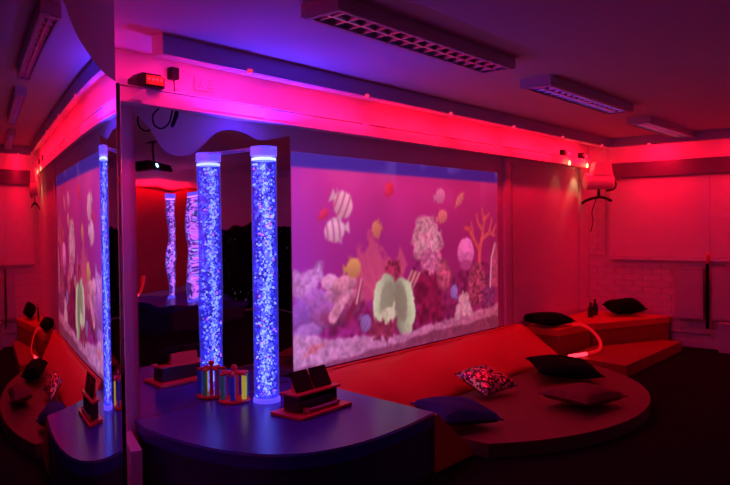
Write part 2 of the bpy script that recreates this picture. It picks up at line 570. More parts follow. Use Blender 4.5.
def ceiling_light(loc, label):
    t = thing('ceiling_light', label, 'ceiling light', loc)
    bm = bmesh.new()
    box(0, FL, -FW / 2, FW / 2, -0.012, 0, bm)
    box(0, FL, -FW / 2, -FW / 2 + 0.012, -FH, -0.012, bm)
    box(0, FL, FW / 2 - 0.012, FW / 2, -FH, -0.012, bm)
    box(0, 0.03, -FW / 2 + 0.012, FW / 2 - 0.012, -FH, -0.012, bm)
    box(FL - 0.03, FL, -FW / 2 + 0.012, FW / 2 - 0.012, -FH, -0.012, bm)
    obj('housing', bm, fitting, t)
    bm = bmesh.new()
    for y0, y1 in ((-FW / 2 + 0.008, -FW / 2 + 0.03), (FW / 2 - 0.03, FW / 2 - 0.008)):
        box(0.012, FL - 0.012, y0, y1, -FH - 0.004, -FH, bm)
    for x0, x1 in ((0.012, 0.04), (FL - 0.04, FL - 0.012)):
        box(x0, x1, -FW / 2 + 0.03, FW / 2 - 0.03, -FH - 0.004, -FH, bm)
    obj('frame', bm, fitting, t)
    obj('centre_rib', prism_axis([(-0.014, -0.026), (0.014, -0.026), (0.004, -FH), (-0.004, -FH)], 0.035, FL - 0.035, 'x'), chrome, t)
    me = None
    for k in range(15):
        x = 0.035 + (FL - 0.07) * (k + 0.5) / 15
        if me is None:
            o = obj('louvre_blade', prism_axis([(-0.013, -0.028), (0.013, -0.028), (0.003, -FH + 0.001), (-0.003, -FH + 0.001)], -FW / 2 + 0.013, FW / 2 - 0.013, 'y'), chrome, t, (x, 0, 0))
            me = o.data
        else:
            link('louvre_blade', me, None, t, (x, 0, 0))
    for y in (-0.055, 0.055):
        obj('fluorescent_tube', sweep([(0.04, y, -0.020), (FL - 0.04, y, -0.020)], 0.007, 10), tube_off, t)
    return t


ceiling_light((0.13, -1.43, H), 'unlit louvred ceiling light above the podium and bubble tube')
ceiling_light((2.32, -1.38, H), 'unlit louvred ceiling light between the other two of its row')
ceiling_light((4.66, -1.28, H), 'unlit louvred ceiling light next to the pelmet over the window blinds')

# ------------------------------------------------------------------ the projected picture
SW, SH = 2.907, 1.566
SX, SZ = 1.335, 0.410
nx, ny = 480, 262
U, V = np.meshgrid(np.linspace(0, SW, nx), np.linspace(0, SH, ny))
rng = np.random.default_rng(7)


def smooth_noise(fx, fy, seed):
    r = np.random.default_rng(seed)
    gx, gy = int(fx) + 3, int(fy) + 3
    g = r.random((gy, gx))
    x = U / SW * fx
    y = V / SH * fy
    ix, iy = x.astype(int), y.astype(int)
    fx_, fy_ = x - ix, y - iy
    fx_ = fx_ * fx_ * (3 - 2 * fx_)
    fy_ = fy_ * fy_ * (3 - 2 * fy_)
    return (g[iy, ix] * (1 - fx_) + g[iy, ix + 1] * fx_) * (1 - fy_) + (g[iy + 1, ix] * (1 - fx_) + g[iy + 1, ix + 1] * fx_) * fy_


N1, N2, N3, N4 = smooth_noise(20, 11, 1), smooth_noise(60, 33, 2), smooth_noise(130, 72, 3), smooth_noise(9, 5, 4)
FINE = 0.5 * N3 + 0.3 * N2 + 0.2 * rng.random(U.shape)
img = np.zeros((ny, nx, 3))


def ss(a, b, x):
    t = np.clip((x - a) / (b - a), 0, 1)
    return t * t * (3 - 2 * t)


def put(mask, c):
    global img
    c = np.asarray(c, float)
    if c.ndim == 1:
        c = np.broadcast_to(c, img.shape)
    img = img * (1 - mask[..., None]) + c * mask[..., None]


def ell(cx, cy, rx, ry, ang=0, soft=0.10, wob=0.0):
    a = math.radians(ang)
    x = (U - cx) * math.cos(a) + (V - cy) * math.sin(a)
    y = -(U - cx) * math.sin(a) + (V - cy) * math.cos(a)
    d = np.sqrt((x / rx) ** 2 + (y / ry) ** 2) + wob * (N2 - 0.5) + wob * 0.7 * (N3 - 0.5)
    return ss(1 + soft, 1 - soft, d), x / rx, y / ry


def poly(pts, soft=0.012, wob=0.0):
    # signed distance to polygon
    d = np.full(U.shape, 1e9)
    inside = np.zeros(U.shape, bool)
    n = len(pts)
    for i in range(n):
        ax, ay = pts[i]
        bx_, by_ = pts[(i + 1) % n]
        ex, ey = bx_ - ax, by_ - ay
        t = np.clip(((U - ax) * ex + (V - ay) * ey) / (ex * ex + ey * ey + 1e-12), 0, 1)
        d = np.minimum(d, np.hypot(U - ax - t * ex, V - ay - t * ey))
        c = (ay > V) != (by_ > V)
        inside ^= c & (U < (bx_ - ax) * (V - ay) / (by_ - ay + 1e-12) + ax)
    sd = np.where(inside, -d, d) + wob * (N2 - 0.5) + wob * 0.6 * (N3 - 0.5)
    return ss(soft, -soft, sd)


def stroke(pts, w, soft=0.010, wob=0.0):
    d = np.full(U.shape, 1e9)
    for (ax, ay, wa), (bx_, by_, wb) in zip([(*p, q) for p, q in zip(pts, w)], [(*p, q) for p, q in zip(pts[1:], w[1:])]):
        ex, ey = bx_ - ax, by_ - ay
        t = np.clip(((U - ax) * ex + (V - ay) * ey) / (ex * ex + ey * ey + 1e-12), 0, 1)
        d = np.minimum(d, np.hypot(U - ax - t * ex, V - ay - t * ey) - (wa * (1 - t) + wb * t))
    return ss(soft, -soft, d + wob * (N3 - 0.5))


def C(r, g, b):
    return np.array([r, g, b], float) / 255


def shade(c, n, k=0.5):
    return np.clip(np.asarray(c)[None, None, :] * (1 - k + 2 * k * n[..., None]), 0, 1)


# water: magenta, bluer to the left, redder to the right, darker lower down
u, v = U / SW, V / SH
top_c = C(210, 48, 152)[None, None] * (1 - u[..., None]) + C(176, 26, 84)[None, None] * u[..., None]
ub = (u ** 0.55)[..., None]
bot_c = C(150, 42, 158)[None, None] * (1 - ub) + C(146, 20, 74)[None, None] * ub
k = ss(0.45, 0.97, v)[..., None]
img = bot_c * (1 - k) + top_c * k
kl = (ss(0.16, 0.0, u) * 0.45)[..., None]
img = img * (1 - kl) + C(150, 44, 190)[None, None] * kl
img *= (0.94 + 0.12 * N4)[..., None]
put(ss(0.3, 1.0, N1) * ss(0.7, 0.95, v) * 0.25, C(230, 90, 160))

# pink sea fan
fan = np.maximum(poly([(0.62, 0.40), (0.70, 0.86), (0.80, 0.80), (0.88, 0.99), (1.0, 0.86), (1.08, 0.78), (1.18, 0.74), (1.27, 0.86), (1.34, 0.70), (1.22, 0.45)], 0.03, 0.10), 0)
put(fan * (0.60 + 0.35 * N3), C(200, 72, 104))
for i in range(14):
    a = 50 + 80 * i / 13
    x1 = 0.98 + 0.5 * math.cos(math.radians(a))
    y1 = 0.42 + (0.36 + 0.12 * math.sin(i * 2.1)) * math.sin(math.radians(a))
    put(stroke([(0.98, 0.42), (x1, y1)], [0.010, 0.004], 0.008) * 0.35 * fan, C(210, 90, 110))

# dark rock mass behind the corals
put(poly([(0.0, 0.30), (0.0, 0.42), (0.3, 0.5), (0.6, 0.52), (0.85, 0.40), (1.3, 0.55), (1.5, 0.72), (1.8, 0.70), (2.2, 0.62), (2.5, 0.66), (2.907, 0.55), (2.907, 0.2), (1.6, 0.12), (0.8, 0.2)], 0.05, 0.12) * 0.75, shade(C(104, 20, 62), N2, 0.5))

# pale left coral block, lilac rocks
m_ = poly([(0.0, 0.56), (0.0, 0.75), (0.08, 0.70), (0.14, 0.74), (0.22, 0.73), (0.30, 0.80), (0.31, 0.68), (0.25, 0.56), (0.1, 0.52)], 0.016, 0.05)
put(m_, shade(C(190, 120, 200), FINE, 0.45))
for cx, cy, rx, ry, c in ((0.24, 0.46, 0.19, 0.13, C(150, 84, 170)), (0.07, 0.36, 0.12, 0.15, C(128, 72, 172)), (0.36, 0.38, 0.17, 0.10, C(140, 70, 140)), (0.46, 0.55, 0.14, 0.09, C(196, 116, 172)), (0.38, 0.62, 0.10, 0.06, C(214, 140, 186)), (0.56, 0.60, 0.13, 0.07, C(204, 120, 150)), (0.60, 0.47, 0.17, 0.07, C(176, 88, 120)), (0.50, 0.37, 0.22, 0.07, C(130, 50, 96)), (0.12, 0.25, 0.16, 0.08, C(150, 94, 178))):
    mk, a, b = ell(cx, cy, rx, ry, 10, 0.12, 0.35)
    put(mk * 0.95, shade(np.clip(c * 1.0, 0, 1), 0.55 * FINE + 0.45 * np.clip(0.5 + 0.5 * b, 0, 1), 0.6))
put(stroke([(0.58, 0.34), (0.70, 0.46), (0.745, 0.60)], [0.03, 0.03, 0.02]), C(120, 26, 60))
put(stroke([(0.69, 0.44), (0.75, 0.62)], [0.012, 0.010]), C(226, 150, 170))
put(stroke([(0.42, 0.36), (0.55, 0.50), (0.63, 0.54)], [0.05, 0.045, 0.02]), shade(C(206, 124, 160), FINE, 0.4))

# sand
top_line = np.interp(U, [0, 0.2, 0.393, 0.802, 1.2, 1.63, 2.03, 2.45, 2.907], [0.27, 0.24, 0.20, 0.175, 0.13, 0.15, 0.185, 0.195, 0.235]) + 0.03 * (N2 - 0.5)
bot_line = np.interp(U, [0, 0.5, 1.262, 1.866, 2.4, 2.907], [0.02, 0.03, 0.06, 0.10, 0.10, 0.125]) + 0.03 * (N1 - 0.5)
sand_c = C(188, 128, 190)[None, None] * (1 - u[..., None]) + C(176, 74, 104)[None, None] * u[..., None]
sand_c = sand_c * (0.62 + 0.76 * FINE[..., None])
put(ss(0.012, -0.012, V - top_line), sand_c)
put(ss(0.015, -0.015, V - bot_line) * 0.85, sand_c * np.array([0.62, 0.42, 0.5]))
# starfish
for a in (15, 80, 160, 215, 300):
    L = 0.15 if a in (215, 15) else 0.07
    put(stroke([(0.21, 0.15), (0.21 + L * math.cos(math.radians(a)), 0.15 + 0.6 * L * math.sin(math.radians(a)))], [0.022, 0.006]), shade(C(205, 104, 130), FINE, 0.4))

# big frilly coral: head and lower clump
for cx, cy, rx, ry in ((1.64, 0.97, 0.20, 0.16), (1.56, 0.88, 0.13, 0.13), (1.75, 0.88, 0.15, 0.15)):
    mk, a, b = ell(cx, cy, rx, ry, 0, 0.10, 0.45)
    put(mk, shade(C(206, 112, 142), FINE, 0.62))
for i in range(120):
    a = rng.uniform(0, 2 * math.pi)
    q = rng.uniform(0.1, 1) ** 0.5
    x, y = 1.65 + 0.2 * q * math.cos(a), 0.93 + 0.18 * q * math.sin(a)
    mk, _, _ = ell(x, y, rng.uniform(0.010, 0.022), rng.uniform(0.007, 0.014), rng.uniform(0, 180), 0.35)
    put(mk * 0.8, C(236, 164, 178) * rng.uniform(0.55, 1.0))
mk, a, b = ell(1.68, 0.70, 0.13, 0.16, 0, 0.12, 0.5)
put(mk, shade(C(186, 84, 128), FINE, 0.7))
put(poly([(1.48, 0.60), (1.62, 0.64), (1.86, 0.60), (1.92, 0.3), (1.9, 0.2), (1.5, 0.18)], 0.03, 0.08) * 0.9, shade(C(112, 12, 46), N2, 0.4))
mk, a, b = ell(1.92, 0.58, 0.12, 0.14, 20, 0.14, 0.6)
put(mk, shade(C(170, 58, 90), FINE, 0.75))
mk, a, b = ell(1.84, 0.72, 0.06, 0.10, 0, 0.14, 0.4)
put(mk, shade(C(180, 76, 110), FINE, 0.6))
# striped shell
put(poly([(1.30, 0.50), (1.42, 0.66), (1.56, 0.63), (1.46, 0.52), (1.38, 0.44)], 0.012) * (0.6 + 0.4 * np.sin(U * 95 - V * 70)), C(222, 140, 132))
mk, a, b = ell(1.16, 0.66, 0.11, 0.09, 0, 0.14, 0.6)
put(mk, shade(C(140, 34, 64), FINE, 0.8))

# pale green giant clam
mk, a, b = ell(1.05, 0.42, 0.155, 0.235, -12, 0.06, 0.16)
put(mk, shade(C(166, 172, 140), 0.35 + 0.3 * np.clip(-a, -1, 1) + 0.25 * FINE, 0.5))
mk, a, b = ell(1.075, 0.43, 0.09, 0.16, -12, 0.20, 0.05)
put(mk * 0.7, C(128, 126, 100))
mk, a, b = ell(1.31, 0.36, 0.15, 0.25, 10, 0.06, 0.16)
put(mk, shade(C(168, 174, 140), 0.35 + 0.3 * np.clip(a, -1, 1) + 0.25 * FINE, 0.5))
mk, a, b = ell(1.27, 0.40, 0.08, 0.17, 10, 0.20, 0.05)
put(mk * 0.75, C(116, 112, 90))
mk, a, b = ell(1.08, 0.30, 0.11, 0.07, 10, 0.10, 0.08)
put(mk, shade(C(196, 186, 158), FINE, 0.25))
put(stroke([(1.14, 0.26), (1.17, 0.40)], [0.02, 0.012]), C(206, 200, 170))
put(poly([(0.86, 0.14), (1.16, 0.10), (1.20, 0.26), (1.05, 0.24), (0.94, 0.30), (0.84, 0.26)], 0.02, 0.06), shade(C(128, 36, 66), FINE, 0.5))

# brain coral and rocks on the right
mk, a, b = ell(2.30, 0.78, 0.145, 0.135, 0, 0.06, 0.12)
put(mk, shade(C(206, 84, 146), 0.5 * FINE + 0.35 + 0.2 * b, 0.5))
mk, a, b = ell(2.30, 0.66, 0.11, 0.05, 0, 0.2, 0.2)
put(mk, C(170, 54, 112))
# orange tree coral
oc = C(190, 58, 66)
for pts, w in (([(2.54, 0.50), (2.55, 0.78), (2.60, 0.92), (2.66, 1.12)], [0.035, 0.03, 0.026, 0.018]), ([(2.55, 0.80), (2.44, 0.90), (2.36, 1.0), (2.28, 1.01)], [0.028, 0.022, 0.020, 0.016]), ([(2.44, 0.90), (2.40, 1.06)], [0.02, 0.014]), ([(2.60, 0.90), (2.74, 0.96), (2.85, 0.93)], [0.024, 0.02, 0.014]), ([(2.62, 0.98), (2.52, 1.06), (2.50, 1.14)], [0.022, 0.018, 0.014]), ([(2.74, 0.96), (2.79, 1.10)], [0.02, 0.014]), ([(2.64, 1.05), (2.60, 1.20)], [0.018, 0.013]), ([(2.80, 0.95), (2.88, 1.04)], [0.018, 0.012]), ([(2.66, 1.10), (2.74, 1.15)], [0.018, 0.012])):
    put(stroke(pts, w, 0.010, 0.012), shade(oc, 0.35 + 0.5 * N3, 0.35))
mk, a, b = ell(2.50, 0.46, 0.17, 0.21, 0, 0.08, 0.25)
put(mk, shade(C(150, 44, 74), FINE, 0.85))
mk, a, b = ell(2.72, 0.33, 0.13, 0.12, 0, 0.14, 0.3)
put(mk, shade(C(120, 34, 80), FINE, 0.7))
put(poly([(2.74, 0.42), (2.77, 0.70), (2.85, 0.86), (2.907, 0.84), (2.907, 0.40)], 0.012, 0.03), shade(C(168, 52, 84), FINE, 0.4))
put(stroke([(2.75, 0.42), (2.78, 0.70), (2.85, 0.85)], [0.012, 0.012, 0.01]), C(224, 150, 170))
# small white coral on the sand
for dx, dy in ((0, 0), (-0.09, 0.04), (0.07, 0.05), (-0.05, 0.12), (0.04, 0.13), (0.0, 0.07), (0.10, -0.01), (-0.11, -0.02)):
    mk, _, _ = ell(2.26 + dx, 0.22 + dy, 0.052, 0.045, 0, 0.3, 0.3)
    put(mk * 0.9, shade(C(218, 140, 160), FINE, 0.35))
put(stroke([(2.235, 0.30), (2.24, 0.41)], [0.022, 0.012]), C(214, 130, 150))


def fish(cx, cy, L, hgt, ang, c, stripes=None, tail_c=None, flip=1):
    a = math.radians(ang)
    tx, ty = cx + flip * L * 0.52 * math.cos(a), cy + flip * L * 0.52 * math.sin(a)
    ex, ey = cx + flip * L * 0.78 * math.cos(a), cy + flip * L * 0.78 * math.sin(a)
    nx_, ny_ = -math.sin(a) * hgt * 0.30, math.cos(a) * hgt * 0.30
    put(poly([(tx - flip * L * 0.1 * math.cos(a), ty), (ex + nx_, ey + ny_), (ex - nx_, ey - ny_)], 0.010), tail_c if tail_c is not None else c * 0.9)
    put(poly([(cx - 0.2 * L, cy - hgt * 0.40), (cx + flip * 0.38 * L, cy - hgt * 0.62), (cx + flip * 0.35 * L, cy - hgt * 0.25)], 0.012) * 0.7, c * 0.85)
    mk, x, y = ell(cx, cy, L * 0.55, hgt * 0.52, ang, 0.12, 0.12)
    put(mk * 0.92, shade(c, 0.5 + 0.25 * y, 0.35))
    put(poly([(cx - 0.2 * L, cy + hgt * 0.42), (cx + flip * 0.35 * L, cy + hgt * 0.68), (cx + flip * 0.35 * L, cy + hgt * 0.3)], 0.012) * 0.8, c * 0.9)
    if stripes is not None:
        s_ = ss(0.25, 0.5, np.abs((x * 1.7 + 0.25 + 0.12 * y * y) % 1.0 - 0.5)) * mk * 0.75
        put(s_, stripes)


fish(0.545, 1.20, 0.20, 0.20, -28, C(232, 170, 190), C(170, 40, 80), flip=-1)
fish(0.45, 1.01, 0.21, 0.17, 8, C(236, 180, 204), C(160, 44, 110), flip=1)
fish(0.33, 1.13, 0.10, 0.07, 30, C(214, 40, 84), flip=-1)
fish(1.125, 1.34, 0.10, 0.11, 50, C(220, 34, 60), flip=-1)
fish(0.945, 1.01, 0.10, 0.14, 20, C(206, 120, 84), C(190, 84, 80), flip=1)
fish(0.66, 0.715, 0.16, 0.15, 5, C(206, 140, 76), flip=-1)
fish(1.87, 1.30, 0.14, 0.13, 10, C(206, 110, 160), C(226, 60, 84), flip=-1)
fish(2.20, 1.28, 0.16, 0.08, 40, C(196, 80, 90), C(220, 140, 120), flip=-1)
fish(1.90, 1.115, 0.14, 0.12, 15, C(220, 110, 110), C(180, 50, 60), flip=-1)
fish(2.085, 0.42, 0.11, 0.12, -50, C(132, 96, 180), C(164, 118, 180), flip=1)
fish(0.80, 0.27, 0.12, 0.13, -40, C(122, 90, 170), C(160, 116, 160), flip=-1)
img = img * 0.88 + 0.12 * (bot_c * 0.4 + top_c * 0.6)
# trunking's shadow painted as a blue band along the picture's top
put(ss(1.452, 1.470, V), C(70, 40, 158)[None, None] * (1 - u[..., None]) + C(66, 22, 112)[None, None] * u[..., None])
put(ss(1.452, 1.470, V) * ss(0.55, 0.9, N1) * 0.5, C(110, 70, 170))

for _ in range(2):
    for ax in (0, 1):
        img = 0.5 * img + 0.25 * (np.roll(img, 1, ax) + np.roll(img, -1, ax))
img = np.clip(img, 0, 1)
lin = np.where(img <= 0.04045, img / 12.92, ((img + 0.055) / 1.055) ** 2.4)
me = bpy.data.meshes.new('projected_picture')
vco = np.stack([U, np.zeros_like(U), V], -1).reshape(-1, 3)
idx = np.arange(nx * ny).reshape(ny, nx)
quads = np.stack([idx[:-1, :-1], idx[:-1, 1:], idx[1:, 1:], idx[1:, :-1]], -1).reshape(-1, 4)
me.from_pydata(vco.tolist(), [], quads.tolist())
ca = me.color_attributes.new('picture', 'FLOAT_COLOR', 'POINT')
ca.data.foreach_set('color', np.concatenate([lin.reshape(-1, 3), np.ones((nx * ny, 1))], 1).astype(np.float32).ravel())
PM = bpy.data.materials.new('projected light on white board')
PM.use_nodes = True
nt = PM.node_tree
b = nt.nodes['Principled BSDF']
at = nt.nodes.new('ShaderNodeVertexColor')
at.layer_name = 'picture'
b.inputs['Base Color'].default_value = (0.12, 0.12, 0.12, 1)
b.inputs['Roughness'].default_value = 0.85
b.inputs['Specular IOR Level'].default_value = 0.1
nt.links.new(at.outputs[0], b.inputs['Emission Color'])
b.inputs['Emission Strength'].default_value = 0.95
sc_t = thing('projection_screen', 'large screen showing a projected aquarium of fish and coral', 'screen', (SX, -0.012, SZ))
link('projected_picture', me, PM, sc_t, (0, 0, 0))
obj('board', box(-0.004, SW + 0.004, 0.0015, 0.0115, -0.004, SH + 0.004), blind_mat, sc_t)

# ------------------------------------------------------------------ podium, wedge, bolster, mats, benches
PZ = 0.36


def podium_outline(off=0.0):
    pts = [(1.415, -0.014), (0.075 + off, -0.014), (0.015 + off, -0.20), (0.0 + off, -0.45)]
    c0 = [(0.0, -0.45), (0.005, -0.64), (0.04, -0.86), (0.13, -1.07), (0.28, -1.21), (0.50, -1.285), (0.70, -1.305)]
    for p in smooth_path([(x + off, y + off, 0) for x, y in c0], 26)[1:]:
        pts.append((p.x, p.y))
    pts += [(0.95, -1.295 + off), (1.245, -1.262 + off)]
    return pts


pod = thing('padded_podium', 'dark blue padded podium with a rounded front carrying the bubble tube', 'podium')
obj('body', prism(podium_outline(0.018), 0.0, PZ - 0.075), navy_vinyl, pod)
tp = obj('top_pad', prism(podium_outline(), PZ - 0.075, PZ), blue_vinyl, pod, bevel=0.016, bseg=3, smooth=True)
rim = [(x, y, PZ - 0.012) for x, y in podium_outline(0.0)[1:]]
obj('piping', sweep(rim, 0.0065, 8), blue_vinyl, tp, smooth=True)

wz = thing('foam_wedge', 'orange foam wedge sloping from the podium down to the round mat', 'wedge')
bm = bmesh.new()
ringsw = []
for y in (-1.262, -0.60):
    xl = 1.253 + (y + 1.262) * 0.1365
    ringsw.append([bm.verts.new((a, y, z)) for a, z in ((xl, 0.0), (xl, PZ - 0.02), (xl + 0.035, PZ - 0.02), (1.668, 0.03), (1.668, 0.0))])
bm.faces.new(ringsw[0])
bm.faces.new(ringsw[1][::-1])
for k in range(5):
    bm.faces.new((ringsw[0][k], ringsw[1][k], ringsw[1][(k + 1) % 5], ringsw[0][(k + 1) % 5]))
obj('wedge_body', bm, orange_vinyl, wz, bevel=0.008)

bo = thing('wall_bolster', 'long red padded bolster sloping down from below the screen', 'bolster')
bm = bmesh.new()
prof = [(-0.014, 0.0), (-0.014, 0.398), (-0.07, 0.396), (-0.14, 0.36), (-0.52, 0.135), (-0.54, 0.10), (-0.54, 0.0)]
xs = [1.43 + (4.62 - 1.43) * i / 36 for i in range(37)]
rings = []
wr = random.Random(5)
for i, x in enumerate(xs):
    ring = []
    for j, (y, z) in enumerate(prof):
        dz = 0.006 * math.sin(x * 7.3) * (1 if 1 < j < 5 else 0) + (wr.uniform(-0.004, 0.004) if 1 < j < 5 else 0)
        xx = x + (0.25 * (0.4 - z) * 0 if i < 36 else 0)
        if i == 36:
            xx = x + 0.01 - 0.30 * max(0, (0.40 - z))
        ring.append(bm.verts.new((xx, y, z + dz)))
    rings.append(ring)
for a, b in zip(rings, rings[1:]):
    for j in range(len(prof)):
        k = (j + 1) % len(prof)
        bm.faces.new((a[j], b[j], b[k], a[k]))
bm.faces.new(rings[0])
bm.faces.new(rings[-1][::-1])
bc = obj('cover', bm, red_vinyl, bo, smooth=True)
obj('seam', sweep([(x, -0.072, 0.401) for x in xs], 0.004, 6), red_vinyl, bo)

# round mat
MC, MR = (2.90, -0.13), 1.74
pts = []
for i in range(91):
    a = R(170) + R(200) * i / 90
    x, y = MC[0] + MR * math.cos(a), MC[1] + MR * math.sin(a)
    if y < -0.56 and x > 1.672:
        pts.append((x, y))
pts = [(1.672, -0.56)] + pts + [(pts[-1][0], -0.56)]
rm = thing('round_mat', 'large round brown padded floor mat scattered with cushions', 'mat')
obj('mat_side', prism(pts, 0.0, 0.062), brown_side, rm)
obj('mat_top', prism(pts, 0.062, 0.09), brown_vinyl, rm, bevel=0.012, bseg=3, smooth=True)

st = thing('floor_mat', 'red rectangular floor mat in front of the corner bench', 'mat')
obj('mat_body', prism([(4.64, -0.555), (4.64, -0.60), (4.50, -1.22), (6.25, -1.22), (6.25, -1.03), (5.47, -0.64), (5.40, -0.555)], 0.0, 0.11), darkened_vinyl, st, bevel=0.012)

bn = thing('padded_bench', 'low red padded bench with one black cushion beside the bolster', 'bench')
obj('bench_body', prism([(4.79, -0.04), (4.79, -0.42), (5.42, -0.50), (5.42, -0.04)], 0.0, 0.28), darkened_vinyl, bn, bevel=0.01)
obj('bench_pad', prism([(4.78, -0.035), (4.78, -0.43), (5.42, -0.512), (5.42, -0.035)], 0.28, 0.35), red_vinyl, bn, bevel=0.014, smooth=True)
bn = thing('corner_bench', 'red padded corner bench by the brick wall holding bottles and a cushion', 'bench')
obj('bench_body', prism([(5.44, -0.04), (5.44, -0.52), (5.50, -0.58), (6.45, -1.0), (6.57, -1.0), (6.57, -0.04)], 0.0, 0.28), darkened_vinyl, bn, bevel=0.01)
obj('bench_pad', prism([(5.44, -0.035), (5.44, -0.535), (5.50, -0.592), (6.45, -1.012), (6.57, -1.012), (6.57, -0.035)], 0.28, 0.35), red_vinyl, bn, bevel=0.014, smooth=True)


# ------------------------------------------------------------------ cushions
def cushion_mesh(w, d, h, seed, n=18):
    r = random.Random(seed)
    bm = bmesh.new()
    ph = [r.uniform(0, 6.28) for _ in range(6)]

    def P(i, j, side):
        a, b = -1 + 2 * i / n, -1 + 2 * j / n
        x = w / 2 * a * (1 - 0.10 * (1 - b * b))
        y = d / 2 * b * (1 - 0.10 * (1 - a * a))
        q = max(0.0, (1 - a * a) * (1 - b * b))
        z = h / 2 * q ** 0.36
        z *= 1 + 0.10 * math.sin(3.1 * a + ph[0]) * math.cos(2.7 * b + ph[1]) + 0.05 * math.sin(7 * a + 5 * b + ph[2])
        return Vector((x, y, side * z))
    top, bot = {}, {}
    for i in range(n + 1):
        for j in range(n + 1):
            top[i, j] = bm.verts.new(P(i, j, 1))
            bot[i, j] = top[i, j] if i in (0, n) or j in (0, n) else bm.verts.new(P(i, j, -0.8))
    for i in range(n):
        for j in range(n):
            bm.faces.new((top[i, j], top[i + 1, j], top[i + 1, j + 1], top[i, j + 1]))
            f = (bot[i, j], bot[i, j + 1], bot[i + 1, j + 1], bot[i + 1, j])
            bm.faces.new(f)
    edge = [P(i, 0, 1) for i in range(n)] + [P(n, j, 1) for j in range(n)] + [P(n - i, n, 1) for i in range(n)] + [P(0, n - j, 1) for j in range(n + 1)]
    return bm, edge


def cushion(label, M, loc, rot, w, d, h, seed, group='loose cushions'):
    t = thing('cushion', label, 'cushion', loc, 0, group)
    t.rotation_euler = rot
    bm, edge = cushion_mesh(w, d, h, seed)
    cv = obj('cover', bm, M, t, (0, 0, 0), smooth=True)
    obj('seam', sweep(edge, 0.005, 6), M, t, smooth=True)
    return t


SQ = mat('red sequin cloth', (0.5, 0.10, 0.14), 0.25, metal=0.6)
nt = SQ.node_tree
tc = nt.nodes.new('ShaderNodeTexCoord')
vo = nt.nodes.new('ShaderNodeTexVoronoi')
vo.inputs['Scale'].default_value = 55
nt.links.new(tc.outputs['Object'], vo.inputs['Vector'])
cr = nt.nodes.new('ShaderNodeValToRGB')
cr.color_ramp.interpolation = 'CONSTANT'
cr.color_ramp.elements[0].color = (0.10, 0.02, 0.03, 1)
cr.color_ramp.elements[1].position = 0.55
cr.color_ramp.elements[1].color = (0.85, 0.35, 0.42, 1)
sp = nt.nodes.new('ShaderNodeSeparateColor')
nt.links.new(vo.outputs['Color'], sp.inputs[0])
nt.links.new(sp.outputs[0], cr.inputs[0])
nt.links.new(cr.outputs[0], nt.nodes['Principled BSDF'].inputs['Base Color'])
gm = nt.nodes.new('ShaderNodeNewGeometry')
vm = nt.nodes.new('ShaderNodeVectorMath')
vm.operation = 'SCALE'
vm.inputs['Scale'].default_value = 0.55
vs_ = nt.nodes.new('ShaderNodeVectorMath')
vs_.operation = 'SUBTRACT'
vs_.inputs[1].default_value = (0.5, 0.5, 0.5)
nt.links.new(vo.outputs['Color'], vs_.inputs[0])
nt.links.new(vs_.outputs[0], vm.inputs[0])
va = nt.nodes.new('ShaderNodeVectorMath')
va.operation = 'ADD'
nt.links.new(gm.outputs['Normal'], va.inputs[0])
nt.links.new(vm.outputs[0], va.inputs[1])
vn = nt.nodes.new('ShaderNodeVectorMath')
vn.operation = 'NORMALIZE'
nt.links.new(va.outputs[0], vn.inputs[0])
nt.links.new(vn.outputs[0], nt.nodes['Principled BSDF'].inputs['Normal'])

cushion('red sequin cushion propped on the foot of the bolster', SQ, (2.82, -0.69, 0.200), (R(18), R(-4), R(-14)), 0.36, 0.36, 0.16, 1)
cushion('dark blue cushion leaning on the orange wedge', navy_fabric, (1.915, -0.985, 0.182), (R(3), R(6), R(-24)), 0.47, 0.44, 0.17, 2)
cushion('black cushion on the round mat beside the glowing red rope', black_fabric, (3.78, -0.92, 0.178), (R(4), R(-2), R(38)), 0.56, 0.56, 0.17, 3)
cushion('dark red cushion lying flat on the round mat', maroon_fabric, (2.95, -1.45, 0.165), (0, R(3), R(-12)), 0.52, 0.42, 0.15, 4)
cushion('black cushion on the low bench beside the bolster', black_fabric, (4.955, -0.22, 0.425), (R(3), R(2), R(-24)), 0.48, 0.34, 0.15, 5)
cushion('black cushion leaning by the bottles on the corner bench', black_fabric, (6.30, -0.56, 0.455), (R(8), R(-4), R(-52)), 0.42, 0.36, 0.19, 6)

# bottles on the corner bench
for k, (x, y, hgt) in enumerate(((5.92, -0.30, 0.17), (6.13, -0.27, 0.19))):
    t = thing('bottle', ('shorter' if k == 0 else 'taller') + ' dark bottle standing on the corner bench', 'bottle', (x, y, 0.35), 0, 'bottles on the corner bench')
    obj('body', lathe([(0, 0), (0.03, 0), (0.034, 0.006), (0.034, hgt * 0.55), (0.026, hgt * 0.70), (0.012, hgt * 0.80), (0.012, hgt * 0.93), (0, hgt * 0.93)], 20), bottle_glass, t, smooth=True)
    obj('cap', lathe([(0.015, hgt * 0.90), (0.015, hgt), (0, hgt)], 16), black, t)

# red glowing light guide
lg = thing('light_guide', 'glowing red light rope arching from the bench down to the mat', 'light rope')
path = smooth_path([(5.17, -0.46, 0.372), (5.21, -0.53, 0.370), (5.22, -0.63, 0.335), (5.20, -0.74, 0.235), (5.06, -0.80, 0.160), (4.85, -0.76, 0.140), (4.62, -0.68, 0.137)], 60)
path = [Vector((p.x - 0.10, p.y + 0.015, max(p.z, 0.136))) for p in path]
obj('rope', sweep(path, 0.017, 12), red_rope, lg, smooth=True)
obj('tip', sweep(path[-10:] + [path[-1] + Vector((-0.02, 0.005, 0))], 0.0195, 12), red_rope_tip, lg, smooth=True)

# ------------------------------------------------------------------ bubble tubes
TR, TH = 0.079, 1.585


